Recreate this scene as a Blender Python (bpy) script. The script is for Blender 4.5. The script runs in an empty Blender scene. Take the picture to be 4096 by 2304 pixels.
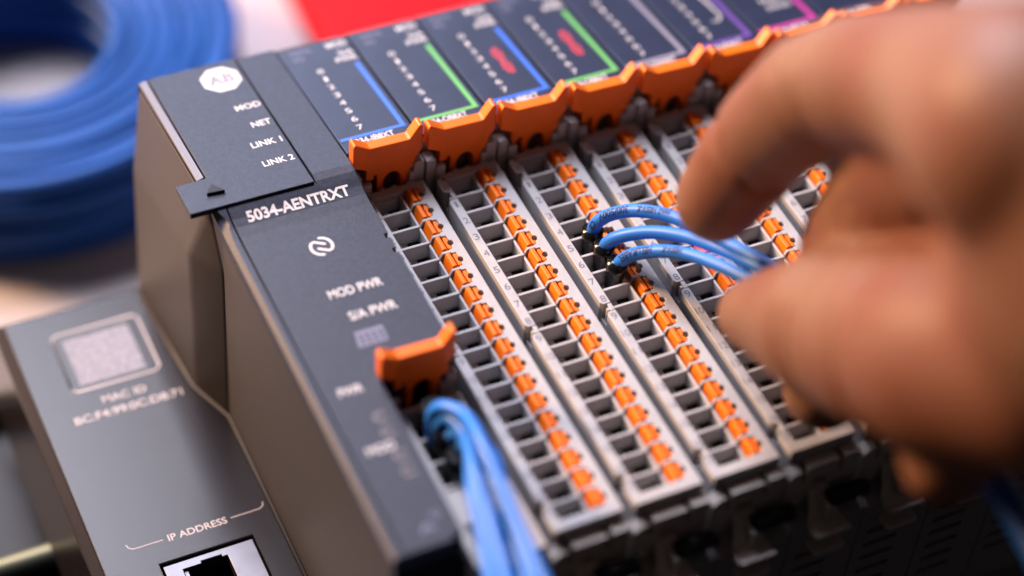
import bpy, bmesh, math, random
from mathutils import Vector, Matrix
random.seed(4)
K = 0.001                     # everything below is written in millimetres
PI = math.pi
C = bpy.context.scene.collection
sc = bpy.context.scene

# ------------------------------------------------------------------ camera
CP = Vector((-99.23, -208.18, 225.90))
R0 = Vector((0.9045671, -0.4208113, 0.0683823))
R1 = Vector((0.2650130, 0.6806533, 0.6829929))
R2 = Vector((-0.3339558, -0.5996907, 0.7272170))
cam = bpy.data.cameras.new('camera')
co = bpy.data.objects.new('camera', cam); C.objects.link(co)
m = Matrix((R0, R1, R2)).transposed().to_4x4(); m.translation = CP * K
co.matrix_world = m
cam.sensor_width = 36; cam.lens = 8858.06 / 4096 * 36
cam.clip_start = 0.01; cam.clip_end = 20
cam.dof.use_dof = True; cam.dof.focus_distance = 0.3150; cam.dof.aperture_fstop = 5.7
cam.dof.aperture_blades = 9
sc.camera = co

# ------------------------------------------------------------------ world and lamps
w = bpy.data.worlds.new('World'); sc.world = w; w.use_nodes = True
bg = w.node_tree.nodes['Background']
bg.inputs[0].default_value = (0.80, 0.68, 0.64, 1); bg.inputs[1].default_value = 0.048
sc.view_settings.view_transform = 'Standard'; sc.view_settings.look = 'None'
sc.view_settings.exposure = 0.0; sc.view_settings.gamma = 1

def area(name, loc, target, size, power, color, sy=None):
    l = bpy.data.lights.new(name, 'AREA'); l.size = size * K; l.energy = power; l.color = color
    if sy: l.shape = 'RECTANGLE'; l.size_y = sy * K
    o = bpy.data.objects.new(name, l); C.objects.link(o)
    loc = Vector(loc) * K; o.location = loc
    o.rotation_euler = (Vector(target) * K - loc).to_track_quat('-Z', 'Y').to_euler()
    return o
area('overhead_softbox', (-65, 380, 500), (0, 0, 0), 290, 7.6, (0.86, 0.86, 1.0))
area('back_softbox', (90, 700, 270), (0, 0, 0), 300, 2.6, (0.62, 0.72, 1.0), 160)
area('left_softbox', (-330, 330, 420), (0, 0, 0), 200, 0.9, (0.80, 0.84, 1.0))
area('warm_side_lamp', (-350, 350, 225), (0, -20, 0), 85, 6.5, (1.0, 0.60, 0.32))

# ------------------------------------------------------------------ materials
def mat(name, col, rough=0.5, spec=0.5, metal=0.0, grain=0.0, gscale=900, bump=0.0, bscale=2500, coat=0.0, sss=0.0, sssr=(1, .3, .15), trans=0.0):
    m = bpy.data.materials.new(name); m.use_nodes = True
    nt = m.node_tree; b = nt.nodes['Principled BSDF']
    b.inputs['Roughness'].default_value = rough
    b.inputs['Metallic'].default_value = metal
    b.inputs['Specular IOR Level'].default_value = spec
    b.inputs['Coat Weight'].default_value = coat
    if sss:
        b.inputs['Subsurface Weight'].default_value = sss
        b.inputs['Subsurface Radius'].default_value = sssr
        b.inputs['Subsurface Scale'].default_value = 2 * K
    b.inputs['Base Color'].default_value = (*col, 1)
    tc = nt.nodes.new('ShaderNodeTexCoord')
    if grain:
        n = nt.nodes.new('ShaderNodeTexNoise'); n.inputs['Scale'].default_value = gscale; n.inputs['Detail'].default_value = 4
        nt.links.new(tc.outputs['Object'], n.inputs['Vector'])
        r = nt.nodes.new('ShaderNodeValToRGB')
        r.color_ramp.elements[0].position = .3; r.color_ramp.elements[1].position = .7
        r.color_ramp.elements[0].color = (*[c * (1 - grain) for c in col], 1)
        r.color_ramp.elements[1].color = (*[min(1, c * (1 + grain)) for c in col], 1)
        nt.links.new(n.outputs['Fac'], r.inputs['Fac']); nt.links.new(r.outputs['Color'], b.inputs['Base Color'])
    if bump:
        n = nt.nodes.new('ShaderNodeTexNoise'); n.inputs['Scale'].default_value = bscale; n.inputs['Detail'].default_value = 3
        nt.links.new(tc.outputs['Object'], n.inputs['Vector'])
        bp = nt.nodes.new('ShaderNodeBump'); bp.inputs['Strength'].default_value = bump; bp.inputs['Distance'].default_value = 0.05 * K
        nt.links.new(n.outputs['Fac'], bp.inputs['Height']); nt.links.new(bp.outputs['Normal'], b.inputs['Normal'])
    return m
M = {}
M['housing'] = mat('charcoal_housing', (0.032, 0.027, 0.027), .5, .5, grain=.06, gscale=300, bump=.4, bscale=5000)
M['plate'] = mat('textured_dark_plate', (0.016, 0.019, 0.038), .45, .34, grain=.35, gscale=1500, bump=1.0, bscale=6000)
M['label'] = mat('module_label_face', (0.014, 0.019, 0.046), .40, .28, grain=.15, gscale=200, bump=.3, bscale=4000)
M['panel'] = mat('satin_port_block', (0.014, 0.012, 0.015), .22, .2, grain=.05, gscale=300, bump=.35, bscale=5000)
M['black'] = mat('black_plastic', (0.006, 0.006, 0.008), .5, .25, grain=.2)
M['grey'] = mat('light_grey_plastic', (0.42, 0.40, 0.405), .45, .35, grain=.06, gscale=500, bump=.25, bscale=4000)
M['grey_low'] = mat('grey_brown_plastic', (0.40, 0.355, 0.325), .5, .3, grain=.08, gscale=400)
M['orange'] = mat('orange_latch_plastic', (0.86, 0.155, 0.007), .38, .35, grain=.06, gscale=300, sss=.04, sssr=(1, .25, .05))
M['button'] = mat('orange_button_plastic', (0.90, 0.175, 0.008), .45, .25, grain=.05, gscale=500, sss=.04, sssr=(1, .3, .05))
M['white'] = mat('white_print', (0.62, 0.59, 0.60), .5, .3)
M['tan'] = mat('etched_tan_print', (0.50, 0.42, 0.41), .5, .3)
M['patch'] = mat('worn_etched_patch', (0.21, 0.195, 0.225), .5, .3, grain=.45, gscale=1500)
M['edge'] = mat('sheen_tinted_edge', (0.15, 0.155, 0.20), .35, .5)  # paler and bluer than the housing: reflected sheen put into the colour
M['base'] = mat('dark_base_plastic', (0.20, 0.19, 0.205), .5, .4, grain=.1)
M['dimprint'] = mat('faded_grey_print', (0.16, 0.16, 0.24), .5, .3)
M['greyprint'] = mat('grey_number_print', (0.16, 0.15, 0.19), .5, .3)
M['inkprint'] = mat('dark_ink_print', (0.012, 0.025, 0.09), .5, .3)
M['blueband'] = mat('blue_band_print', (0.025, 0.12, 0.60), .45, .4)
M['greenband'] = mat('green_band_print', (0.11, 0.38, 0.09), .45, .4)
M['greyband'] = mat('grey_band_print', (0.22, 0.21, 0.27), .45, .4)
M['purpleband'] = mat('purple_band_print', (0.12, 0.05, 0.30), .45, .4)
M['magentaband'] = mat('magenta_band_print', (0.45, 0.03, 0.28), .45, .4)
M['redprint'] = mat('red_marker_print', (0.70, 0.05, 0.08), .5, .4)
M['wire'] = mat('blue_wire_jacket', (0.020, 0.165, 0.58), .42, .4, grain=.06, gscale=200)
M['coil'] = mat('blue_coil_jacket', (0.002, 0.060, 0.28), .45, .3, grain=.15, gscale=60)
M['ferrule'] = mat('glossy_black_sleeve', (0.006, 0.006, 0.007), .18, .6)
M['metal'] = mat('brushed_metal_shell', (0.12, 0.115, 0.125), .42, .5, metal=1.0, grain=.08, gscale=300)
M['rail'] = mat('steel_rail', (0.085, 0.11, 0.11), .5, .5, metal=1.0, grain=.1, gscale=60)
M['table'] = mat('pale_bench_top', (0.42, 0.37, 0.37), .5, .35, grain=.06, gscale=20)
M['red'] = mat('red_case_plastic', (0.72, 0.002, 0.006), .6, .12, grain=.04, gscale=20)
M['dark_red'] = mat('dark_case_trim', (0.05, 0.01, 0.01), .5, .3)
M['skin'] = mat('warm_skin', (0.27, 0.105, 0.048), .5, .35, grain=.34, gscale=45, bump=.9, bscale=700, sss=.25)
M['sleeve'] = mat('dark_sleeve_cloth', (0.03, 0.035, 0.06), .8, .2, grain=.2, gscale=100)

def two_tone(m, a, b_, scale):
    nt = m.node_tree; rp = [n for n in nt.nodes if n.type == 'VALTORGB'][0]
    rp.color_ramp.elements[0].color = (*a, 1); rp.color_ramp.elements[1].color = (*b_, 1)
two_tone(M['skin'], (0.175, 0.050, 0.022), (0.225, 0.118, 0.066), 55)

# ------------------------------------------------------------------ mesh helpers
class MB:
    def __init__(s): s.v = []; s.f = []; s.sm = []
    def add(s, vs, fs, smooth=False):
        n = len(s.v); s.v += [tuple(v) for v in vs]; s.f += [tuple(i + n for i in f) for f in fs]; s.sm += [smooth] * len(fs); return s
    def box(s, x0, x1, y0, y1, z0, z1, zf=None):
        vs = [(x, y, z) for z in (z0, z1) for y in (y0, y1) for x in (x0, x1)]
        if zf: vs = [(x, y, z + zf(y)) for x, y, z in vs]
        return s.add(vs, [(0, 2, 3, 1), (4, 5, 7, 6), (0, 1, 5, 4), (2, 6, 7, 3), (0, 4, 6, 2), (1, 3, 7, 5)])
    def prism(s, poly, ax, a, b, zf=None):
        """poly in the other two axes (ordered x,y / x,z / y,z), extruded along ax from a to b"""
        def P(p, t):
            if ax == 'z': q = (p[0], p[1], t)
            elif ax == 'y': q = (p[0], t, p[1])
            else: q = (t, p[0], p[1])
            return (q[0], q[1], q[2] + zf(q[1])) if zf else q
        n = len(poly)
        vs = [P(p, a) for p in poly] + [P(p, b) for p in poly]
        fs = [tuple(range(n))[::-1], tuple(range(n, 2 * n))] + [(i, (i + 1) % n, n + (i + 1) % n, n + i) for i in range(n)]
        return s.add(vs, fs)
    def tube(s, path, r, seg=14, cap=True):
        path = [Vector(p) for p in path]; n = len(path)
        rs = r if isinstance(r, (list, tuple)) else [r] * n
        up = None; vs = []
        for i, p in enumerate(path):
            t = (path[min(i + 1, n - 1)] - path[max(i - 1, 0)]).normalized()
            if up is None:
                up = t.orthogonal().normalized()
            up = (up - t * up.dot(t)).normalized(); bi = t.cross(up)
            for k in range(seg):
                a = 2 * PI * k / seg; vs.append(p + (up * math.cos(a) + bi * math.sin(a)) * rs[i])
        fs = [(i * seg + k, i * seg + (k + 1) % seg, (i + 1) * seg + (k + 1) % seg, (i + 1) * seg + k) for i in range(n - 1) for k in range(seg)]
        s.add(vs, fs, True)
        if cap:
            b = len(s.v) - len(vs)
            s.f.append(tuple(b + k for k in range(seg))[::-1]); s.sm.append(False)
            s.f.append(tuple(b + (n - 1) * seg + k for k in range(seg))); s.sm.append(False)
        return s
    def bm(s, bevel=0, seg=2, ang=30, weld=False):
        b = bmesh.new()
        vs = [b.verts.new(v) for v in s.v]
        for f, sm in zip(s.f, s.sm):
            try: fc = b.faces.new([vs[i] for i in f]); fc.smooth = sm
            except ValueError: pass
        if weld: bmesh.ops.remove_doubles(b, verts=b.verts, dist=1e-4)
        bmesh.ops.recalc_face_normals(b, faces=b.faces)
        if bevel:
            es = [e for e in b.edges if len(e.link_faces) == 2 and e.calc_face_angle(0) > math.radians(ang)]
            bmesh.ops.bevel(b, geom=es, offset=bevel, segments=seg, profile=.6, affect='EDGES', clamp_overlap=True)
        return b
    def build(s, name, m, parent=None, bevel=0, seg=2, ang=30, weld=False):
        b = s.bm(bevel, seg, ang, weld)
        big = [f for f in b.faces if len(f.verts) > 4]
        if big: bmesh.ops.triangulate(b, faces=big)
        return link(name, b, m, parent)
def link(name, b, m, parent=None):
    bmesh.ops.scale(b, vec=(K, K, K), verts=b.verts)
    me = bpy.data.meshes.new(name); b.to_mesh(me); b.free()
    o = bpy.data.objects.new(name, me); C.objects.link(o); me.materials.append(m)
    if parent: o.parent = parent
    return o
def hull(name, pts, m, parent=None, bevel=0):
    b = bmesh.new()
    for p in pts: b.verts.new(p)
    bmesh.ops.convex_hull(b, input=b.verts)
    bmesh.ops.dissolve_limit(b, angle_limit=math.radians(2), verts=b.verts, edges=b.edges)
    for v in [v for v in b.verts if not v.link_faces]: b.verts.remove(v)
    bmesh.ops.recalc_face_normals(b, faces=b.faces)
    if bevel: bmesh.ops.bevel(b, geom=[e for e in b.edges if e.calc_face_angle(0) > .15], offset=bevel, segments=3, profile=.6, affect='EDGES', clamp_overlap=True)
    return link(name, b, m, parent)
def bake(o):
    bpy.context.view_layer.update()
    dg = bpy.context.evaluated_depsgraph_get()
    me = bpy.data.meshes.new_from_object(o.evaluated_get(dg)); o.modifiers.clear()
    old = o.data; o.data = me; me.name = o.name; bpy.data.meshes.remove(old)
    return o
def cut(o, mb):
    c = mb.build('cutter', M['black'], o.parent)
    md = o.modifiers.new('cut', 'BOOLEAN'); md.operation = 'DIFFERENCE'; md.object = c; md.solver = 'EXACT'
    bake(o); me = c.data; bpy.data.objects.remove(c); bpy.data.meshes.remove(me); return o
def bevmod(o, wd, seg=2, ang=35):
    md = o.modifiers.new('bevel', 'BEVEL'); md.width = wd * K; md.segments = seg; md.limit_method = 'ANGLE'; md.angle_limit = math.radians(ang)
    md.use_clamp_overlap = True
    bake(o); return o
def empty(name, loc=(0, 0, 0)):
    o = bpy.data.objects.new(name, None); C.objects.link(o); o.location = Vector(loc) * K; o.empty_display_size = .01; return o
def tag(o, label=None, cat=None, group=None, kind=None):
    for k, v in (('label', label), ('category', cat), ('group', group), ('kind', kind)):
        if v: o[k] = v
    return o
def copy_tree(o, parent=None):
    c = o.copy(); C.objects.link(c)
    if parent: c.parent = parent
    for ch in list(o.children): copy_tree(ch, c)
    return c

_tc = {}
def text_geo(txt, bold=.012):
    bold *= .8
    key = (txt, bold)
    if key in _tc: return _tc[key]
    cu = bpy.data.curves.new('t', 'FONT'); cu.body = txt; cu.size = 1; cu.offset = bold; cu.resolution_u = 4
    o = bpy.data.objects.new('t', cu); C.objects.link(o)
    dg = bpy.context.evaluated_depsgraph_get(); dg.update()
    me = bpy.data.meshes.new_from_object(o.evaluated_get(dg))
    vs = [v.co.copy() for v in me.vertices]; fs = [tuple(p.vertices) for p in me.polygons]
    bpy.data.objects.remove(o); bpy.data.curves.remove(cu); bpy.data.meshes.remove(me)
    if vs:
        x0 = min(v.x for v in vs); x1 = max(v.x for v in vs); y0 = 0.0; y1 = max(v.y for v in vs)
        vs = [((v.x - x0) / (x1 - x0), (v.y - y0) / (y1 - y0)) for v in vs]
    _tc[key] = (vs, fs); return vs, fs
def put_text(mb, txt, x0, x1, y, h, zf, bold=.012, lift=.03):
    vs, fs = text_geo(txt, bold)
    n = len(vs); P = []
    P = [(x0 + a * (x1 - x0), y + b * h, zf(y + b * h) + lift) for a, b in vs]
    mb.add(P, fs)
def stroke(mb, pts, wd, zf, lift=.03, closed=False, seg=6):
    """a printed line: flat ribbon along pts with round ends"""
    pts = [Vector((p[0], p[1])) for p in pts]
    if closed: pts = pts + [pts[0], pts[1]]
    L, Rr = [], []
    for i, p in enumerate(pts):
        a = pts[max(i - 1, 0)]; b = pts[min(i + 1, len(pts) - 1)]
        t = (b - a).normalized(); nrm = Vector((-t.y, t.x))
        if 0 < i < len(pts) - 1:
            t1 = (p - a).normalized(); c = max(.5, abs(t1.dot(t))); k = 1 / c
        else: k = 1
        L.append(p + nrm * wd / 2 * k); Rr.append(p - nrm * wd / 2 * k)
    n = len(pts); vs = [(p.x, p.y, zf(p.y) + lift) for p in L + Rr]
    mb.add(vs, [(i, i + 1, n + i + 1, n + i) for i in range(n - 1)])
    if not closed:
        for p in (pts[0], pts[-1]):
            vs = [(p.x + math.cos(a * PI / 4) * wd / 2, p.y + math.sin(a * PI / 4) * wd / 2, zf(p.y) + lift + .002) for a in range(8)]
            mb.add(vs, [tuple(range(8))])
def spline(pts, n=8):
    pts = [Vector(p) for p in pts]; out = []
    for i in range(len(pts) - 1):
        p0 = pts[max(i - 1, 0)]; p1 = pts[i]; p2 = pts[i + 1]; p3 = pts[min(i + 2, len(pts) - 1)]
        for k in range(n):
            t = k / n
            out.append(.5 * ((2 * p1) + (p2 - p0) * t + (2 * p0 - 5 * p1 + 4 * p2 - p3) * t * t + (3 * p1 - p0 - 3 * p2 + p3) * t ** 3))
    out.append(pts[-1]); return out

# ------------------------------------------------------------------ dimensions
P = 11.646; RY = 3.5; NR = 18
def ztilt(y): return 6.93 - (y - 1.25) * .132        # sloping upper face of the adapter
def zlab(y): return 6.4 - (y - 4.5) * .143         # sloping upper face of the I/O modules
def zface(y):
    q = [(-7, 5.45), (-4.2, 5.48), (-2.3, 5.62), (-.9, 5.9), (.4, 6.3)]
    if y <= -7: return 5.45
    for (a, za), (b_, zb) in zip(q, q[1:]):
        if y <= b_: return za + (zb - za) * (y - a) / (b_ - a)
    return 6.3
def ztop(y):                                        # adapter face, upper slope then flat lower face
    if y > 3: return 6.75 - (y - 3) * .135
    if y > -3.5: return 5.45 + (y + 3.5) / 6.5 * 1.3
    return 5.45

# ------------------------------------------------------------------ setting
MB().box(-900, 900, -700, 36, -82, -68).build('mounting_panel', M['black'])['kind'] = 'structure'
t = MB().box(-900, 900, 36.5, 1400, -80, -70).build('table', M['table']); tag(t, kind='structure')

# ------------------------------------------------------------------ rail
dr = empty('mounting_rail', (0, 18, -60))
tag(dr, 'grey steel mounting rail running under all the modules, its bright lip showing at lower left', 'rail')
MB().prism([(-15, -3), (-15, 1.5), (-17.5, 1.5), (-17.5, .5), (-16, .5), (-16, -4), (16, -4), (16, .5), (17.5, .5), (17.5, 1.5), (15, 1.5), (15, -3)], 'x', -130, 150).build('channel', M['black'], dr, bevel=.3)  # steel channel coloured black, standing for the shade inside the rail
MB().tube([(-130, -17.0, 1.2), (150, -17.0, 1.2)], 2.0, 16).build('lip', M['rail'], dr)
MB().tube([(-130, 17.0, 1.2), (150, 17.0, 1.2)], 1.2, 12).build('lip', M['rail'], dr)

# ------------------------------------------------------------------ adapter module
XL, XR, XBAY, YBAY, YF = -31.0, -9.7, -21.1, -33.2, -63.3
ad = empty('network_adapter', (0, 0, 0))
tag(ad, 'wide dark network adapter module at the left end of the row, printed 5034-AENTRXT', 'adapter')
prof = [(35.6, -1.0), (35.4, 1.2), (34.6, ztop(34.6) - .1), (32, ztop(32))]
prof += [(3.0, ztop(3)), (1.6, 6.62), (.4, 6.3), (-.9, 5.9), (-2.3, 5.62), (-4.2, 5.48), (-7, 5.45)]
prof += [(YF + 1, 5.45), (YF, 4.2), (YF - .4, -8), (YF + 2, -20), (YF + 2, -57), (34, -57), (34, -30)]
hs = MB().prism(prof, 'x', XL, XR).build('housing', M['plate'], ad)
ct = MB()
ct.box(XBAY, XR + 5, -80, YBAY, -26, 20)                                                # bay of the power block
cut(hs, ct)
ct = MB().prism([(1.05, ztilt(1.05) - .75), (40, ztilt(40) - .75), (40, 30), (1.05, 30)], 'x', -40, -15.75)
cut(hs, ct)                                                                           # recess under the lid
ct = MB().prism([(1.8, 3.6), (-61.8, 3.6), (-61.8, 30), (1.8, 30)], 'x', -29.35, -29.12)
cut(hs, ct)                                                                           # groove beside the face plate
ct = MB().prism([(XL - 3, 5.45 - 2.6), (XL + 1.25, 5.45 + .35), (XL - 3, 9)], 'y', -80, 3)
cut(hs, ct)                                                                           # chamfer of the long edge
for yy in (-10.9, -13.9):
    ct = MB().box(XR - .65, XR + 2, yy - .42, yy + .42, 3.5, 8); cut(hs, ct)
ct = MB().box(-22.6, -20, -65, -61.6, 2.5, 9); cut(hs, ct)
bevmod(hs, .16, 2, 25)
hs.data.materials.clear(); hs.data.materials.append(M['plate'])

# raised strip along the edge beside the lid, bluish sheen put into its colour
st = MB().prism([(8.45, ztilt(8.45) + .0), (34.7, ztilt(34.7) + .0), (34.7, -2), (8.45, -2)], 'x', XL, -29.95)
st = st.build('edge_strip', M['edge'], ad)
for v in st.data.vertices:
    if v.co.x < (XL + .2) * K and v.co.z > -1.5 * K: v.co.z -= .35 * K
bevmod(st, .18, 3, 25)
# flared lower part of the left side wall
hull('side_wall', [(-31.0, 35.2, 1.5), (-31.0, 3, 5.75), (-30.98, -2.5, -3), (-30.98, -2.5, -37), (-34, 4.65, -4), (-34, 4.65, -37), (-34, 31, -11), (-35.6, 27.4, -37),
                   (-29, 35.2, 1.5), (-29, 3, 5.75), (-29, -2.5, -3), (-29, -2.5, -37), (-29, 34, -37), (-29, 34, -11)], M['housing'], ad, 1.3)
for o_ in ad.children:
    if o_.name == 'side_wall':
        for p_ in o_.data.polygons: p_.use_smooth = True
MB().tube([(-35.9, 27.6, -33.75), (-34.25, 5.0, -33.75), (-31.25, -2.6, -33.75), (-31.25, -61.5, -33.75)], .33, 10).build('seam_bead', M['housing'], ad)
# lower side wall, flat
MB().box(XL - .02, XL + 1.5, YF + .6, -2.0, -37, 2.9).build('side_wall', M['housing'], ad, bevel=.15)

# lid with its finger tab
lid = MB().prism([(-29.6, 34.9), (-29.75, 8.3), (-34.3, 8.15), (-34.45, 1.25), (-16.0, 1.25), (-15.95, 34.9)], 'z', -1.0, 0.0, ztilt)
lid = lid.build('lid', M['plate'], ad); 
bevmod(lid, .22, 3, 25)
MB().prism([(-29.7, 6.1), (-31.0, 4.25), (-28.4, 4.0)], 'z', -.1, .55, ztilt).build('arrow', M['black'], lid, bevel=.1)

def letter(txt, x0, x1, y, h, zf, bold, m_, parent):
    q = MB(); put_text(q, txt, x0, x1, y, h, zf, bold); return q.build('lettering', m_, parent)
# printing on the lid
tx = MB()
for s, x0, x1, y in (('MOD', -20.28, -16.4, 21.6), ('NET', -19.5, -16.55, 16.85), ('LINK 1', -21.3, -16.65, 12.1), ('LINK 2', -21.3, -16.6, 7.35)):
    letter(s, x0, x1, y, 1.3, ztilt, .022, M['white'], lid)
oc = MB(); cx, cy = -19.65, 30.25
oc.add([(cx + 3.15 * math.cos(a), cy + 3.3 * math.sin(a), ztilt(cy + 3.3 * math.sin(a)) + .03) for a in [PI / 8 + k * PI / 4 for k in range(8)]], [tuple(range(8))])
ol = oc.build('octagon_logo', M['white'], lid)
tx = MB(); put_text(tx, 'AB', cx - 2.0, cx + 2.0, cy - 1.1, 2.5, ztilt, .03, .06)
for a, b_ in ((-2.25, -1.35), (-.95, -.05), (.1, .7)):                                # serifs of the two letters
    stroke(tx, [(cx + a, cy - 1.1), (cx + b_, cy - 1.1)], .22, ztilt, .065)
stroke(tx, [(cx - 1.7, cy - 1.9), (cx + 1.7, cy - 1.9)], .16, ztilt, .06)
tx.build('lettering', M['greyprint'], ol)

# printing on the lower face
F = lambda y: zface(y) + .012
tx = MB()
letter('5034-AENTRXT', -27.05, -11.7, -1.9, 1.75, F, .04, M['white'], hs)
letter('MOD PWR', -21.85, -14.05, -19.4, 1.55, F, .02, M['white'], hs)
letter('S/A PWR', -20.7, -13.85, -24.0, 1.55, F, .02, M['white'], hs)
letter('PWR', -27.1, -23.75, -36.0, 1.35, F, .02, M['white'], hs)
letter('MOD', -27.4, -23.55, -46.4, 1.35, F, .02, M['white'], hs)
for y0 in (-40.2, -47.0):
    for dy, dx in ((0, 0), (-2.7, .1)):
        stroke(tx, [(-22.7, y0 + dy), (-24.0, y0 + dy), (-24.3, y0 + dy - .35), (-24.3, y0 + dy - 1.0), (-24.0, y0 + dy - 1.35), (-22.7, y0 + dy - 1.35)], .11, F)
tx.build('bracket_print', M['tan'], hs); tx = MB()
# rounded double-S logo
cx, cy = -19.3, -9.65
def lg(pts): return [(cx + a, cy + b_) for a, b_ in pts]
arc = lambda r, a0, a1, ox=0, oy=0, n=10: [(ox + r * math.cos(math.radians(a0 + (a1 - a0) * i / n)), oy + r * math.sin(math.radians(a0 + (a1 - a0) * i / n))) for i in range(n + 1)]
half = [(-.55, .35), (.05, -.15)]
one = [(.55, .3), (-.75, 1.12)] + arc(1.55, 140, 262, 0, -.05)
stroke(tx, lg(one), .42, F, .03)
stroke(tx, lg([(-a, -b_) for a, b_ in one]), .42, F, .034)
tx.build('link_logo', M['white'], hs)
tx = MB()
stroke(tx, [(-23.2 + .55 * math.cos(a), -57.9 + .55 * math.sin(a)) for a in [i * PI / 6 for i in range(12)]], .22, F, closed=True)
tx.build('ring_print', M['dimprint'], hs)
letter('A', -26.2, -23.8, -60.2, 1.4, F, .02, M['dimprint'], hs)
# small printed panel below the power lettering
tx = MB(); tx.add([(-21.2, -26.1, 5.48), (-17.15, -26.1, 5.48), (-17.3, -28.95, 5.48), (-21.6, -28.95, 5.48)], [(0, 1, 2, 3)])
pp = tx.build('print_panel', M['dimprint'], hs)
tx = MB()
for i in range(3):
    for j in range(4):
        tx.box(-20.9 + j * .95, -20.4 + j * .95, -28.5 + i * .65, -28.15 + i * .65, 5.485, 5.5)
tx.build('marks', M['label'], pp)

# low block with the network port, left of the tall housing
lb = hull('port_block', [(-57.4, -62, -34), (-57.4, 27.6, -34), (-30.2, 27.6, -34), (-30.2, -62, -34), (-58.9, -62, -36.2), (-58.9, 29.6, -36.2), (-30.2, 29.6, -36.2), (-30.2, -62, -36.2),
                         (-60.2, -62, -54.5), (-60.2, 30.8, -54.5), (-30.2, 30.8, -54.5), (-30.2, -62, -54.5)], M['panel'], ad)
cut(lb, MB().box(-49.7, -35.6, -39.5, -24.7, -36, -30))
cut(lb, MB().box(-47.2, -39.8, -38, -26.0, -50, -30))
bevmod(lb, .3, 3, 18)
pt = MB().box(-49.35, -35.85, -39.2, -25.0, -36.2, -34.3)
pt = pt.build('port_shell', M['metal'], ad)
cut(pt, MB().box(-46.8, -40.1, -36.5, -26.4, -40, -30))
cut(pt, MB().box(-44.0, -40.9, -36.5, -26.0, -40, -30))
bevmod(pt, .12, 2)
MB().box(-46.7, -46.2, -36, -26.6, -46, -34.8).box(-45.6, -41, -29.5, -29.1, -38, -37.6).build('contact', M['metal'], pt)
MB().box(-47.1, -39.9, -37.9, -26.1, -49.8, -47).build('cavity_floor', M['black'], pt)
PZ = lambda y: -34.0
tx = MB()
letter('IP ADDRESS', -47.1, -38.2, -21.2, 1.15, PZ, .012, M['tan'], lb)
stroke(tx, [(-53.05, -19.6), (-52.9, -20.2), (-52.3, -20.62), (-51.5, -20.65), (-47.9, -20.65)], .13, PZ)
stroke(tx, [(-37.5, -20.55), (-34.1, -20.55), (-33.0, -20.5), (-32.4, -20.1), (-32.25, -19.5)], .13, PZ)
tx.build('bracket_print', M['tan'], lb)
letter('MAC ID', -47.8, -41.0, 6.95, 1.35, PZ, .012, M['tan'], lb)
letter('BC:F4:99:0C:D8:71', -52.9, -36.1, 4.3, 1.4, PZ, .012, M['tan'], lb)
tx = MB()
stroke(tx, [(-51.45, 21.8), (-51.45, 11.2), (-50.7, 10.45), (-38.3, 10.45), (-37.6, 11.2), (-37.6, 21.8), (-38.3, 22.6), (-50.7, 22.6)], .28, PZ, closed=True)
tx.build('frame_print', M['tan'], lb); tx = MB()
tx.add([(-50.0, 21.2, -33.97), (-50.0, 11.5, -33.97), (-39.5, 11.5, -33.97), (-39.5, 21.2, -33.97)], [(0, 1, 2, 3)])
tx.build('marking_field', M['patch'], lb)

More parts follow.
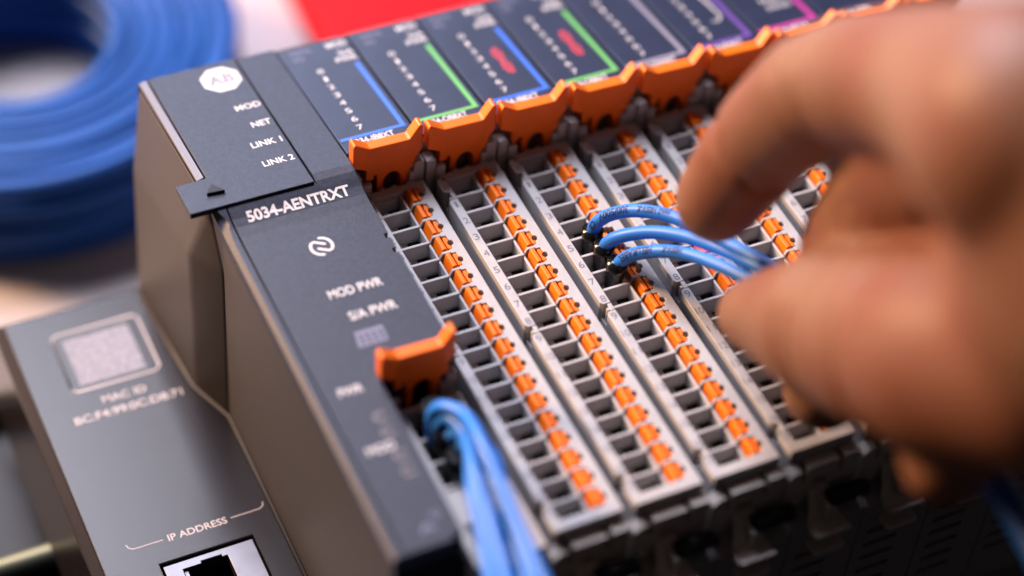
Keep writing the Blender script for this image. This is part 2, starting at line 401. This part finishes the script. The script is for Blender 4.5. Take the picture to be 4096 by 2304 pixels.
# ------------------------------------------------------------------ I/O modules
IOG = 'narrow I/O modules in the row'
def io_module(k, band, digits, red, code, label):
    x = k * P
    r = empty('io_module', (x, 0, 0)); tag(r, label, 'module', IOG)
    h = MB().prism([(5.6, 5.2), (5.6, -9), (-62.6, -9), (-68.0, -10.5), (-68.0, -40), (-62, -57), (34, -57), (36.2, -8), (36.0, 0), (34.4, zlab(34.4) - .9)], 'x', -9.52, 1.98)
    h = h.build('base_housing', M['base'], r, bevel=.22)
    c = MB()
    for z in (-16.9, -20.0, -23.1, -26.2, -29.3, -32.4):
        c.prism([(-7.9 + a, z + b_) for a, b_ in ((0, -.2), (.35, -.6), (5.2, -.6), (5.6, -.2), (5.6, .2), (5.2, .6), (.35, .6), (0, .2))], 'y', -70, -55)
    cut(h, c)
    f = MB().prism([(-9.4, 5.5), (1.85, 5.5), (1.85, 34.3), (-9.4, 34.3)], 'z', -.85, 0, zlab)
    f = f.build('label_face', M['label'], r, bevel=.18)
    e = MB().prism([(34.35, zlab(34.35) - .1), (36.1, .7), (36.1, -3), (34.35, -3)], 'x', -9.35, 1.8).build('end_cap', M['housing'], r, bevel=.2)
    if band:
        b = MB()
        b.box(.38, 1.1, 8.45, 26.6, .0, .04, zlab); b.box(-9.1, .375, 8.45, 9.1, .0, .04, zlab)
        b.build('colour_band', M[band], f)
    tx = MB()
    if digits:
        for i in range(8):
            w_ = .95 if i != 1 else .5
            put_text(tx, str(i), -5.15 - w_ / 2, -5.15 + w_ / 2, 25.95 - i * 2.24, 1.2, zlab, 0)
        put_text(tx, 'MOD', -1.9, 1.4, 31.9, 1.35, zlab, .015)
        put_text(tx, 'S/A', -.9, 1.5, 29.35, 1.2, zlab, .015)
        put_text(tx, 'PWR', -1.9, 1.5, 27.7, 1.2, zlab, .015)
    else:
        for i in range(6):
            put_text(tx, 'STATUS' if i % 2 else 'PORT', -4.6, -.6, 24.5 - i * 2.2, 1.2, zlab, .015)
    put_text(tx, code, -7.85, -1.2, 7.0, 1.3, zlab, .015)
    if k == 5:
        stroke(tx, [(-2.2, 24.2), (-.9, 23.4), (-.7, 15.2), (-1.5, 14.2), (-2.6, 14.4)], .25, zlab)
        put_text(tx, '@', -3.2, -.9, 24.4, 2.0, zlab, .04)
    tx.build('lettering', M['white'], f)
    tx = MB()
    for i, s in enumerate(('DIGITAL', 'I/O')): put_text(tx, s, -7.8, -4.3 if i == 0 else -6.2, 32.1 - i * 1.8, 1.1, zlab, .012)
    tx.build('faint_lettering', M['dimprint'], f)
    if red:
        tx = MB()
        stroke(tx, [(-2.1 + .62 * math.sin(t_ * .9) * (1 - .3 * math.cos(t_ * .21)), 21.6 - t_ * .12 - .3 * math.cos(t_ * .9)) for t_ in range(60)], .2, zlab)
        tx.build('red_marking', M['redprint'], f)
    # orange release latch
    lt = MB().prism([(-9.55, 9.6), (-9.2, 10.0), (-6.75, 7.9), (-.45, 7.75), (1.15, 9.9), (1.7, 9.7), (1.75, 5.1), (.65, 3.7), (.6, 2.0), (-.35, 1.8), (-.35, -2.5), (-1.65, -2.5),
                     (-1.65, .7), (-1.95, 1.6), (-2.6, 2.15), (-3.4, 2.15), (-4.05, 1.6), (-4.4, .7), (-4.4, -2.5), (-5.35, -2.5), (-5.45, 2.3), (-5.9, 2.3), (-5.9, 1.6), (-7.15, 1.7), (-7.2, 3.8), (-9.5, 5.6)], 'y', 3.6, 5.45)
    lt = lt.build('release_latch', M['orange'], r); bevmod(lt, .2, 3)
    # sweep the wings of the latch slightly towards the terminals
    for v in lt.data.vertices:
        if v.co.x < -6.7 * K: v.co.y -= (-6.7 * K - v.co.x) * .28
        if v.co.x > -.4 * K: v.co.y += (v.co.x + .4 * K) * .12
    # grey hinge posts either side of the latch
    g = MB().box(.35, 1.9, 3.3, 5.3, -6, 3.1).box(-.5, .34, 3.1, 4.2, -6, 1.5).box(-9.4, -7.95, 3.1, 5.3, -6, 2.9).box(-7.94, -6.5, 2.75, 3.55, -6, 1.6).box(-9.4, -8.3, 5.3, 7.2, -6, 2.2)
    g.build('hinge_post', M['grey'], r, bevel=.14)
    return r
specs = [('blueband', 1, 0, '5034-IB8XT', 'first I/O module beside the wide adapter, blue band and white digits, no red marking'),
 ('greenband', 1, 0, '5034-OB8XT', 'I/O module with green band and no red marking, between two blue-banded modules'),
 ('blueband', 1, 1, '5034-IB8XT', 'I/O module with blue band and a red marking, third from the wide adapter'),
 ('greenband', 1, 1, '5034-OB8XT', 'I/O module with green band and a red marking'),
 ('greyband', 1, 0, '5034-OW4XT', 'I/O module with grey band, right of the green-banded red-marked one'),
 ('purpleband', 1, 0, '5034-IF4XT', 'I/O module with purple band, between the grey-banded and the magenta-banded one'),
 ('magentaband', 0, 0, '5034-IRT4', 'I/O module with magenta band and block of white print'),
 (None, 0, 0, '5034-SER', 'I/O module without visible band, just right of the magenta-banded one'),
 (None, 1, 0, '5034-IB8XT', 'I/O module in the top right corner, its label mostly cut off by the frame')]
for k, (b, d, rd, cd, lb_) in enumerate(specs): io_module(k, b, d, rd, cd, lb_)

# ------------------------------------------------------------------ terminal blocks (one per module)
def make_body(nr=NR):
    ytop, ybot = 2.7, -RY * (nr - 1) - 3.1
    mb = MB()
    # right rail with button pockets and probe holes: one outline
    pl = [(1.54, ytop), (1.54, ybot), (-2.35, ybot)]
    low = []
    for r_ in reversed(range(nr)):
        y = -RY * r_
        pts = [(-1.9, y + 1.6), (-.72, y + 1.6), (-.6, y + 1.4), (0.0, y + 1.35), (.07, y + .36)]
        pts += [(.06 + .47 * math.cos(a), y - .1 + .47 * math.sin(a)) for a in [math.radians(d) for d in (78, 45, 15, -15, -45, -78, -100)]]
        pts += [(-.02, y - .8), (-.1, y - 1.2), (-.52, y - 1.25), (-.6, y - 1.4), (-1.9, y - 1.4)]
        low += pts[::-1]
    pl += low + [(-2.35, 1.6), (-2.35, ytop)]
    pl[2] = (-2.35, ybot); pl.insert(3, (-2.35, -RY * (nr - 1) - 1.4))
    mb.prism(pl, 'z', -2.6, 0)
    mb.box(-2.3, 1.53, ybot + .02, ytop - .02, -9, -2.7)
    for r_ in range(nr + 1):
        yc = -RY * r_ + 1.85
        if 0 < r_ < nr: mb.prism([(-1.9, -.02), (-2.38, -1.2), (-2.38, -2.5), (-1.9, -2.5)], 'y', yc - .24, yc + .24)
    # ridge between cells and buttons
    mb.box(-2.85, -2.5, ybot + 1, ytop - .8, -7, -.45)
    # partitions
    for r_ in range(1, nr):
        yc = -RY * r_ + 1.25 + RY * 0
        mb.prism([(-8.0, -.22), (-2.6, -.22), (-2.6, -7), (-8.0, -7)], 'y', yc - .25, yc + .25)
    # end pieces
    mb.box(-7.6, -2.36, 1.35, ytop, -7, -.0)
    mb.box(-6.6, -3.2, 1.0, 1.34, -7, -.75)
    mb.prism([(-8.35, ybot), (-2.36, ybot), (-2.36, -RY * (nr - 1) - 1.5), (-8.35, -RY * (nr - 1) - 1.5)], 'z', -4.2, -.01)
    # teeth on the far end
    for a, b_ in ((-5.2, -4.4), (-3.4, -2.5), (-1.0, .2)): mb.box(a, b_, ytop - .02, ytop + .42, -1.6, -.06)
    for a, b_ in ((-4.2, -3.6),): mb.box(a, b_, ytop - .02, ytop + .25, -1.6, -.1)
    # left marker strip in four lengths with notches between them
    def strip(ya, yb):
        mb.prism([(-8.43, ya - .5), (-8.1, ya), (-6.97, ya), (-6.97, yb), (-8.1, yb), (-8.43, yb + .5)], 'z', -11, 0)
    yb_ = -RY * (nr - 1)
    if nr == NR:
        strip(2.0, -1.15); strip(-2.75, -29.4); strip(-30.85, -57.4); strip(-58.9, ybot)
        for a, b_ in ((-1.2, -2.7), (-29.45, -30.8), (-57.45, -58.85)): mb.box(-7.6, -6.98, b_, a, -11, -.01)
    else: strip(1.2, ybot)
    # funnel slopes on the left of each cell
    for r_ in range(nr):
        y0 = -RY * r_ + 1.02; y1 = y0 - RY + .45
        mb.prism([(-6.98, -.3), (-4.7, -4.4), (-4.7, -7), (-6.98, -7)], 'y', y1, y0)
    mb.box(-8.2, -2.9, ybot + .3, ytop - .5, -9, -2.75)
    # front face below the frame, chamfered, then a stepped skirt
    mb.box(-8.3, 1.5, ybot + .25, ybot + 3, -5.2, -4.1)
    return mb
body_me = None
BG = 'pluggable terminal blocks in the row'
def terminal_block(k, label, skip=(), first=[None]):
    r = empty('terminal_block', (k * P, 0, 0)); tag(r, label, 'terminal block', BG)
    if first[0] is None:
        body = make_body().build('body', M['grey'], r, bevel=.07, seg=1, ang=30)
        ct = MB()
        for i in range(NR): ct.box(-4.75, -3.05, -RY * i - 1.9, -RY * i + .62, -3.1, -2.6)
        cont = ct.build('wire_entry', M['black'], body)
        # button: tall slab, low saddle, hooked clip
        bt = MB()
        bt.prism([(-2.15, -1.9), (-1.62, .12), (-1.5, .22), (-1.05, .22), (-.98, .12), (-.98, -2.4), (-2.15, -2.4)], 'y', -1.22, 1.42)
        bt.box(-1.2, -.62, -1.25, 1.2, -2.4, -.75)
        bt.prism([(-.68, 1.05), (-.5, 1.2), (-.2, 1.15), (-.05, .85), (-.05, .35), (-.32, .15), (-.38, -.3), (-.12, -.62), (-.1, -1.1), (-.5, -1.18), (-.68, -1.05)], 'z', -2.4, .0)
        btn = bt.build('release_button', M['button'], r, bevel=.1, seg=2)
        tx = MB(); nz = lambda y: 0.0
        for i in range(NR):
            s = str(i); wd = .78 if i < 10 else 1.15
            if s == '1': wd = .4
            put_text(tx, s, -7.68 - wd / 2, -7.68 + wd / 2, -RY * i - 1.0, 1.2, nz, .0, .02)
        txo = tx.build('number_print', M['greyprint'], body)
        # lower grey housing with the unlocking lever
        lo = MB()
        lo.prism([(-9.3, -9.4), (-9.3, -3.2), (-8.2, -2.4), (-7.3, -2.4), (-7.3, -4.2), (-6.9, -5.0), (-6.5, -4.2), (-6.5, -1.9), (-1.6, -1.9), (-1.6, -4.0), (-1.2, -4.6), (-.9, -4.0), (-.9, -1.6), (1.6, -1.6), (1.75, -2.2), (1.6, -9.4)], 'y', -64.6, -62.75)
        lo.box(-9.25, 1.55, -62.7, -56, -9.3, -5.4)
        lo = lo.build('skirt', M['grey_low'], r)
        cut(lo, MB().box(-5.3, -3.0, -70, -63.4, -6.2, -4.7)); bevmod(lo, .18, 2)
        tb = MB().tube([(-15.2, -66.6, -7.2), (-9.3, -66.6, -7.2)], 1.25, 16).build('pivot', M['black'], r)
        lv = MB()
        sec = [(-64.5, -6.4), (-65.4, -6.8), (-66.4, -8.6), (-67.4, -9.9), (-69.2, -10.2), (-70.6, -9.7)]
        hw = [1.7, 1.75, 1.9, 2.6, 3.0, 2.7]
        n = len(sec)
        vs = []
        for (y, z), h_ in zip(sec, hw):
            vs += [(-4.3 - h_, y, z), (-4.3 + h_, y, z), (-4.3 + h_, y + .35, z - .95), (-4.3 - h_, y + .35, z - .95)]
        fs = [(i * 4 + a, i * 4 + (a + 1) % 4, i * 4 + 4 + (a + 1) % 4, i * 4 + 4 + a) for i in range(n - 1) for a in range(4)] + [(0, 3, 2, 1), (n * 4 - 4, n * 4 - 3, n * 4 - 2, n * 4 - 1)]
        lv.add(vs, fs); lv.box(-4.6, -4.0, -68.3, -65.0, -9.8, -6.9)
        lvo = lv.build('lever', M['grey_low'], r); bevmod(lvo, .3, 3)
        lg_ = MB().prism([(-6.9, -70.2), (-6.4, -70.6), (-2.4, -70.6), (-1.9, -70.2), (-1.9, -68), (-6.9, -68)], 'z', -14.0, -13.3).build('ledge', M['grey_low'], r, bevel=.2)
        first[0] = [body, cont, btn, txo, lo, tb, lvo, lg_]
        bs = [btn]
    else:
        body, cont, btn, txo, lo, tb, lvo, lg_ = first[0]
        nb = body.copy(); C.objects.link(nb); nb.parent = r
        for q in (cont, txo): c = q.copy(); C.objects.link(c); c.parent = nb
        for q in (lo, tb, lvo, lg_): c = q.copy(); C.objects.link(c); c.parent = r
        c = btn.copy(); C.objects.link(c); c.parent = r; bs = [c]
    for i in range(1, NR):
        c = btn.copy(); C.objects.link(c); c.parent = r; c.location = (random.uniform(-.04, .04) * K, -RY * i * K, random.uniform(-.07, .05) * K); bs.append(c)
    for i in skip:
        bs[i].location.z -= .9 * K
    return r
tl = ['grey terminal block directly right of the wide adapter, a row of orange buttons',
 'grey terminal block with orange buttons, second from the wide adapter, nothing plugged in',
 'grey terminal block with three blue wires plugged in',
 'grey terminal block behind the three held wires, its lower half under the thumb',
 'grey terminal block whose top shows above the index finger and middle through the pinch',
 'grey terminal block mostly hidden by the hand, seen in the gap between finger and thumb',
 'grey terminal block hidden behind the hand, seventh from the adapter',
 'grey terminal block hidden behind the hand, eighth from the adapter',
 'last grey terminal block at the far right behind the hand']
for k in range(9): terminal_block(k, tl[k], skip=(5, 6, 7) if k == 2 else ())

# ------------------------------------------------------------------ power block of the adapter
pb = empty('power_terminal_block', (-P, -38.2, 0))
tag(pb, 'small grey power terminal block with blurred blue wires, below the lone orange latch', 'terminal block')
mb = MB()
mb.box(-8.3, -6.9, -26, 1.5, -12, .2); mb.box(-.6, 1.5, -26, 1.5, -12, .2); mb.box(-6.9, -.6, .6, 1.5, -12, .1)
for i in (1, 2, 3): mb.box(-6.9, -.6, -4.2 * i - .25, -4.2 * i + .25, -12, -.1)
mb.box(-6.9, -.6, -19.0, -13.4, -12, .1); mb.box(-6.9, -.6, -26, -22.4, -12, -1.4)
mb.box(-6.95, -.55, -26, 1.4, -12, -8)
mb.build('body', M['grey'], pb, bevel=.15)
for i in range(3):
    mb = MB().tube([(-3.9, -1.9 - 4.2 * i, -7), (-3.9, -2.1 - 4.2 * i, 3.4)], 1.75, 18).build('sleeve', M['ferrule'], pb)
mb = MB().box(-5.9, -1.6, -22.2, -19.3, -7.9, -3); mb.build('release_slot', M['black'], pb)
src_latch = [o for o in bpy.data.objects if o.name == 'release_latch'][0]
la = bpy.data.objects.new('release_latch', src_latch.data); C.objects.link(la); la.parent = ad
la.location = (-P * K, -38.1 * K, -.1 * K)
src_post = [o for o in bpy.data.objects if o.name == 'hinge_post'][0]
po = bpy.data.objects.new('hinge_post', src_post.data); C.objects.link(po); po.parent = pb; po.location = (0, .1 * K, -1.2 * K)
bund = [[[-17.45, -42.05, -2], [-17.55, -42.05, 4.38], [-17.43, -42.28, 6.99], [-16.59, -43.6, 9.04], [-15.48, -47.16, 10.74], [-15.34, -53.27, 11.27], [-16.05, -60.95, 11.48], [-16.85, -68.62, 11.67], [-17.7, -75.68, 12.33], [-18.5, -84.79, 12.7], [-19, -95, 11]],
 [[-17.5, -43.06, -2], [-17.61, -43.06, 3.52], [-17.51, -43.48, 5.97], [-16.79, -44.82, 7.94], [-16.44, -48.94, 8.83], [-17.05, -55.47, 8.67], [-18.32, -63.04, 8.72], [-20.23, -71.55, 9.07], [-22.9, -81.48, 10.66], [-25, -92, 9]],
 [[-17.27, -45.29, -3], [-17.27, -45.29, 1.83], [-17.19, -45.48, 4.46], [-16.68, -46.64, 6.5], [-16.88, -50.36, 7.46], [-18.18, -57.62, 7.75], [-20.01, -64.88, 7.8], [-22.33, -72.76, 8.49], [-25.03, -81.24, 9.88], [-28, -92, 8]],
 [[-17.45, -48.25, -3], [-17.45, -48.25, 2.06], [-16.5, -47.8, 4.9], [-15.7, -49.0, 7.4], [-14.9, -53.62, 8.3], [-15.4, -61.13, 8.6], [-16.8, -68.17, 9.3], [-18.6, -75.46, 10.2], [-20.3, -83.24, 11.45], [-22, -94, 10]]]
bl = ['uppermost blue wire of the blurred bundle leaving the power block', 'second blue wire of the bundle leaving the power block, just under the topmost', 'leftmost blue wire of the bundle leaving the power block, nearest the adapter face', 'blue wire of the power block bundle lying nearest the grey terminal blocks']
for j_, w_ in enumerate(bund):                                    # ends sit in the three sleeves
    for q_ in w_[:5]: q_[0] += (.9, 1.4, 1.7, 1.7)[j_]; q_[2] -= (2.0, 2.1, 1.6, 1.6)[j_] if q_[2] > 0 else 0
for w_, l_ in zip(bund, bl):
    o = MB().tube(spline(w_), 0.92, 16).build('power_wire', M['wire']); tag(o, l_, 'wire', 'blue wires of the power block')

# ------------------------------------------------------------------ wires held by the hand
wires = [[[19.4, -17.18, 0.6], [19.62, -17.46, 3.22], [20.98, -18.66, 5.61], [23.15, -20.78, 7.61], [25.11, -23.87, 9.39], [26.85, -27.39, 10.73], [28.17, -31.57, 12.01], [29.38, -36.84, 13.72], [30.9, -42.47, 15.28], [31.95, -49.22, 18.45], [33.31, -56.04, 21.7]],
 [[19.65, -20.49, 0.74], [19.87, -21.18, 3.02], [21.31, -22.72, 5.17], [23.88, -25.49, 7.5], [26.06, -29.18, 9.58], [27.98, -33.32, 11.17], [29.51, -37.98, 12.84], [30.63, -44.04, 15.23], [31.67, -49.92, 17.74], [32.57, -56.52, 20.97]],
 [[19.92, -24.15, 0.6], [20.45, -24.93, 2.95], [21.91, -26.51, 5.06], [24.18, -29.69, 7.6], [26.24, -33.53, 9.51], [27.62, -38.4, 11.63], [28.81, -43.46, 13.5], [29.51, -49.76, 16.89], [30.92, -57.32, 20.92]]]
def curve_text(path, txt, s_end, size, ang, r):
    """print along the wire, reading towards its plugged end"""
    acc = [0]
    for a, b_ in zip(path, path[1:]): acc.append(acc[-1] + (b_ - a).length)
    def at(s):
        s = max(0, min(acc[-1] - 1e-4, s))
        i = max(j for j in range(len(acc)) if acc[j] <= s); i = min(i, len(path) - 2)
        t = (s - acc[i]) / (acc[i + 1] - acc[i]); return path[i].lerp(path[i + 1], t), (path[i + 1] - path[i]).normalized()
    vs, fs = text_geo(txt, .03)
    q_ = bmesh.new(); vv = [q_.verts.new((a, b_, 0)) for a, b_ in vs]
    for f_ in fs:
        try: q_.faces.new([vv[i] for i in f_])
        except ValueError: pass
    for _ in range(4):
        es = [e for e in q_.edges if abs(e.verts[0].co.y - e.verts[1].co.y) > .16 or abs(e.verts[0].co.x - e.verts[1].co.x) > .06]
        if not es: break
        bmesh.ops.subdivide_edges(q_, edges=es, cuts=1)
        bmesh.ops.triangulate(q_, faces=q_.faces)
    q_.verts.index_update(); vs = [(v.co.x, v.co.y) for v in q_.verts]; fs = [tuple(v.index for v in f_.verts) for f_ in q_.faces]; q_.free()
    n = len(txt) * size * .62; out = []
    for a, b_ in vs:
        s = s_end + n * (1 - a); p, tg = at(s)
        view = (CP - p).normalized(); view = Vector((-.33, -.6, .727)); u = (view - tg * view.dot(tg)).normalized(); v = tg.cross(u)
        th = ang + (b_ - .5) * size / r
        out.append(p + (u * math.cos(th) + v * math.sin(th)) * (r + .035))
    return out, fs
wl = ['upper of the three held blue wires, printed 300/500V, plugged in farthest up', 'middle one of the three blue wires held between finger and thumb', 'lowest of the three held blue wires, printed HELUKABEL']
tt = [[('CE', .9, 1.0), ('300/500V', 3.1, 1.0), ('mm2 H05V-K', 9.5, .9)], [], [('HELUKABEL', 1.1, 1.05), ('H05V-K', 8.6, .9)]]
for i, w_ in enumerate(wires):
    base = Vector((2 * P - 4.3, -RY * (5 + i) + .1, -6)); d0 = Vector(w_[0]); d1 = Vector(w_[1])
    r = empty('plugged_wire', tuple(base)); tag(r, wl[i], 'wire', 'blue wires held between finger and thumb')
    path = spline([Vector((d0.x - .25, d0.y, d0.z - 3))] + [Vector(p) for p in w_], 10)
    mb = MB(); mb.tube([p - base for p in path], .98, 20); mb.build('jacket', M['wire'], r)
    top = d0 + Vector((.02, .05, 1.15)); bot = Vector((2 * P - 4.2, -RY * (5 + i) - .1, -5.5))
    ax = (top - bot).normalized()
    f = MB(); pts = [bot, bot.lerp(top, .45), bot.lerp(top, .72), top]; rr = [1.15, 1.25, 1.45, 1.58]
    f.tube([p - base for p in pts] + [top - base - ax * .01, top - base - ax * 1.6], rr + [1.34, 1.2], 24, cap=False)
    f.build('sleeve', M['ferrule'], r, bevel=0)
    for s, s0, sz in tt[i]:
        s_off = 4.2 + s0
        vs, fs = curve_text(path, s, s_off, sz, -.25, .98)
        mb = MB().add([p - base for p in vs], fs); mb.build('lettering', M['inkprint'], r)

# cable passing below the hand at the lower right corner
cw = MB().tube(spline([(38.4, -74, 4), (38.58, -80.04, 13.0), (38.78, -86.26, 15.79), (38.28, -92.06, 16.28), (36.51, -99.04, 17.96), (34.25, -108.49, 18.76), (31, -120, 16)]), 2.0, 16).build('loose_wire', M['coil'])
tag(cw, 'blue cable running out of the lower right corner below the hand', 'wire')

# ------------------------------------------------------------------ coil of blue cable on the bench
cl = empty('cable_coil', (-33, 113, -70))
tag(cl, 'large coil of bright blue cable lying on the bench behind the adapter', 'cable coil')
rw = 1.75
for lay in range(7):
    for j in range(7 - (lay % 2)):
        rad = 21.0 + j * 3.3 + (lay % 2) * 1.65 + random.uniform(-.3, .3)
        cx_, cy_ = random.uniform(-.5, .5), random.uniform(-.5, .5); ph = random.uniform(0, 6)
        n = 72; vs = []; S_ = 10
        for i in range(n):
            a = 2 * PI * i / n; rr = rad + .35 * math.sin(3 * a + ph); zz = 1.8 + lay * 3.0 + .3 * math.sin(2 * a + ph * 2)
            for q in range(S_):
                b_ = 2 * PI * q / S_
                vs.append((cx_ + (rr + rw * math.cos(b_)) * math.cos(a), cy_ + (rr + rw * math.cos(b_)) * math.sin(a), zz + rw * math.sin(b_)))
        fs = [(i * S_ + q, i * S_ + (q + 1) % S_, ((i + 1) % n) * S_ + (q + 1) % S_, ((i + 1) % n) * S_ + q) for i in range(n) for q in range(S_)]
        MB().add(vs, fs, True).build('loop', M['coil'], cl)

# red case behind the modules
rc = empty('red_case', (26, 100, -70)); rc.rotation_euler.z = math.radians(-3)
tag(rc, 'flat bright red case lying on the bench behind the modules', 'case')
MB().box(0, 150, -2, 90, 0, 9).build('body', M['red'], rc, bevel=1.5, seg=3)
MB().box(-.3, 150.3, -2.3, 90.3, 9.2, 12).build('lid', M['red'], rc, bevel=1, seg=2)

# ------------------------------------------------------------------ hand
chains = {
'index': [[25.4, -37.2, 24.0, 5.8], [27.3, -38.1, 29.6, 6.6], [29.3, -41.0, 39.1, 7.2], [30.6, -45.7, 48.3, 7.8], [30.9, -51.3, 55.0, 8.0], [30.2, -62.6, 64.8, 8.6], [28.6, -75.1, 73.0, 10.6], [27.1, -86.7, 78.8, 14]],
'thumb': [[24.0, -51.5, 17.0, 4.9], [25.2, -57.7, 22.1, 7.2], [26.1, -66.5, 29.0, 10.3], [26.4, -76.9, 37.1, 11.5], [26.5, -87.1, 45.6, 12.6], [29.8, -96.9, 53.6, 13]],
'web': [[28.1, -86.7, 78.8, 13], [30.5, -90.6, 71.7, 12.5], [30.7, -95.0, 64.1, 13], [30.1, -96.9, 53.6, 13]],
'middle': [[36.7, -71.1, 60.3, 10], [36.6, -61.4, 47.2, 9.2], [37.3, -54.3, 27.8, 8.6], [35.6, -55.5, 15.7, 6.8], [29.7, -62.0, 11.0, 5.6]],
'hidden_knuckle': [[44, -74, 61, 10.5], [44, -58, 53, 8.6], [41.5, -50.5, 47, 7.8], [40.5, -51, 40, 7.4], [39.6, -55.4, 28.0, 7.4]],  # hidden mass behind the index, added to shade the hollow above the thumb
'hidden_back': [[44, -74, 61, 10.5], [52, -71, 57, 11.5], [56, -62, 48, 10.5], [55, -64, 40, 10], [51, -63, 37, 9]],  # unseen back of the hand, added to keep light out of the hollow
'ring': [[33.1, -87.7, 56.0, 12], [31.4, -86.5, 42.4, 9], [29.8, -87.3, 34.2, 6.8], [26.5, -89.2, 29.7, 5.7]],
'palm': [[36.7, -71.1, 60.3, 10], [34.0, -91.6, 77.4, 18], [38.2, -99.1, 70.3, 22], [37.4, -103.6, 57.9, 14]],
'arm': [[38.2, -99.1, 70.3, 22], [46.6, -112.7, 77.2, 27], [60, -135, 84.8, 30], [75, -170, 95, 32], [95, -205, 105, 34]]}
b = bmesh.new()
for c in chains.values():
    for p, q in zip(c, c[1:]):
        d = (Vector(q[:3]) - Vector(p[:3])).length; n = max(2, int(d / (.22 * min(p[3], q[3]))) + 1)
        for i in range(n + 1):
            t = i / n; r_ = p[3] * (1 - t) + q[3] * t
            bmesh.ops.create_icosphere(b, subdivisions=3, radius=r_, matrix=Matrix.Translation(Vector(p[:3]).lerp(Vector(q[:3]), t)))
hd = link('hand', b, M['skin'])
md = hd.modifiers.new('remesh', 'REMESH'); md.mode = 'VOXEL'; md.voxel_size = .9 * K; md.use_smooth_shade = True
md = hd.modifiers.new('smooth', 'SMOOTH'); md.factor = .5; md.iterations = 14
bake(hd)
creases = [((30.7, -50.0, 54.5), (.05, -.75, .65)), ((30.6, -47.2, 50.8), (.05, -.6, .8)), ((28.3, -39.6, 34.5), (.25, -.3, .9)), ((26.0, -69.5, 31.5), (.05, -.8, .6)), ((26.0, -66.5, 29.0), (.1, -.8, .6)), ((26.4, -80, 39.5), (0, -.78, .62))]
for v in hd.data.vertices:
    p = v.co / K
    for c_, n_ in creases:
        n_ = Vector(n_).normalized(); d_ = (p - Vector(c_)); ax_ = d_.dot(n_) + .5 * math.sin(p.x * 1.3)
        if d_.length < 16 and abs(ax_) < 2.5: v.co -= v.normal * (.55 * math.exp(-(ax_ / .8) ** 2)) * K
for p in hd.data.polygons: p.use_smooth = True
tag(hd, 'bare hand coming in from the right, index finger and thumb pinching three blue wires', 'hand')
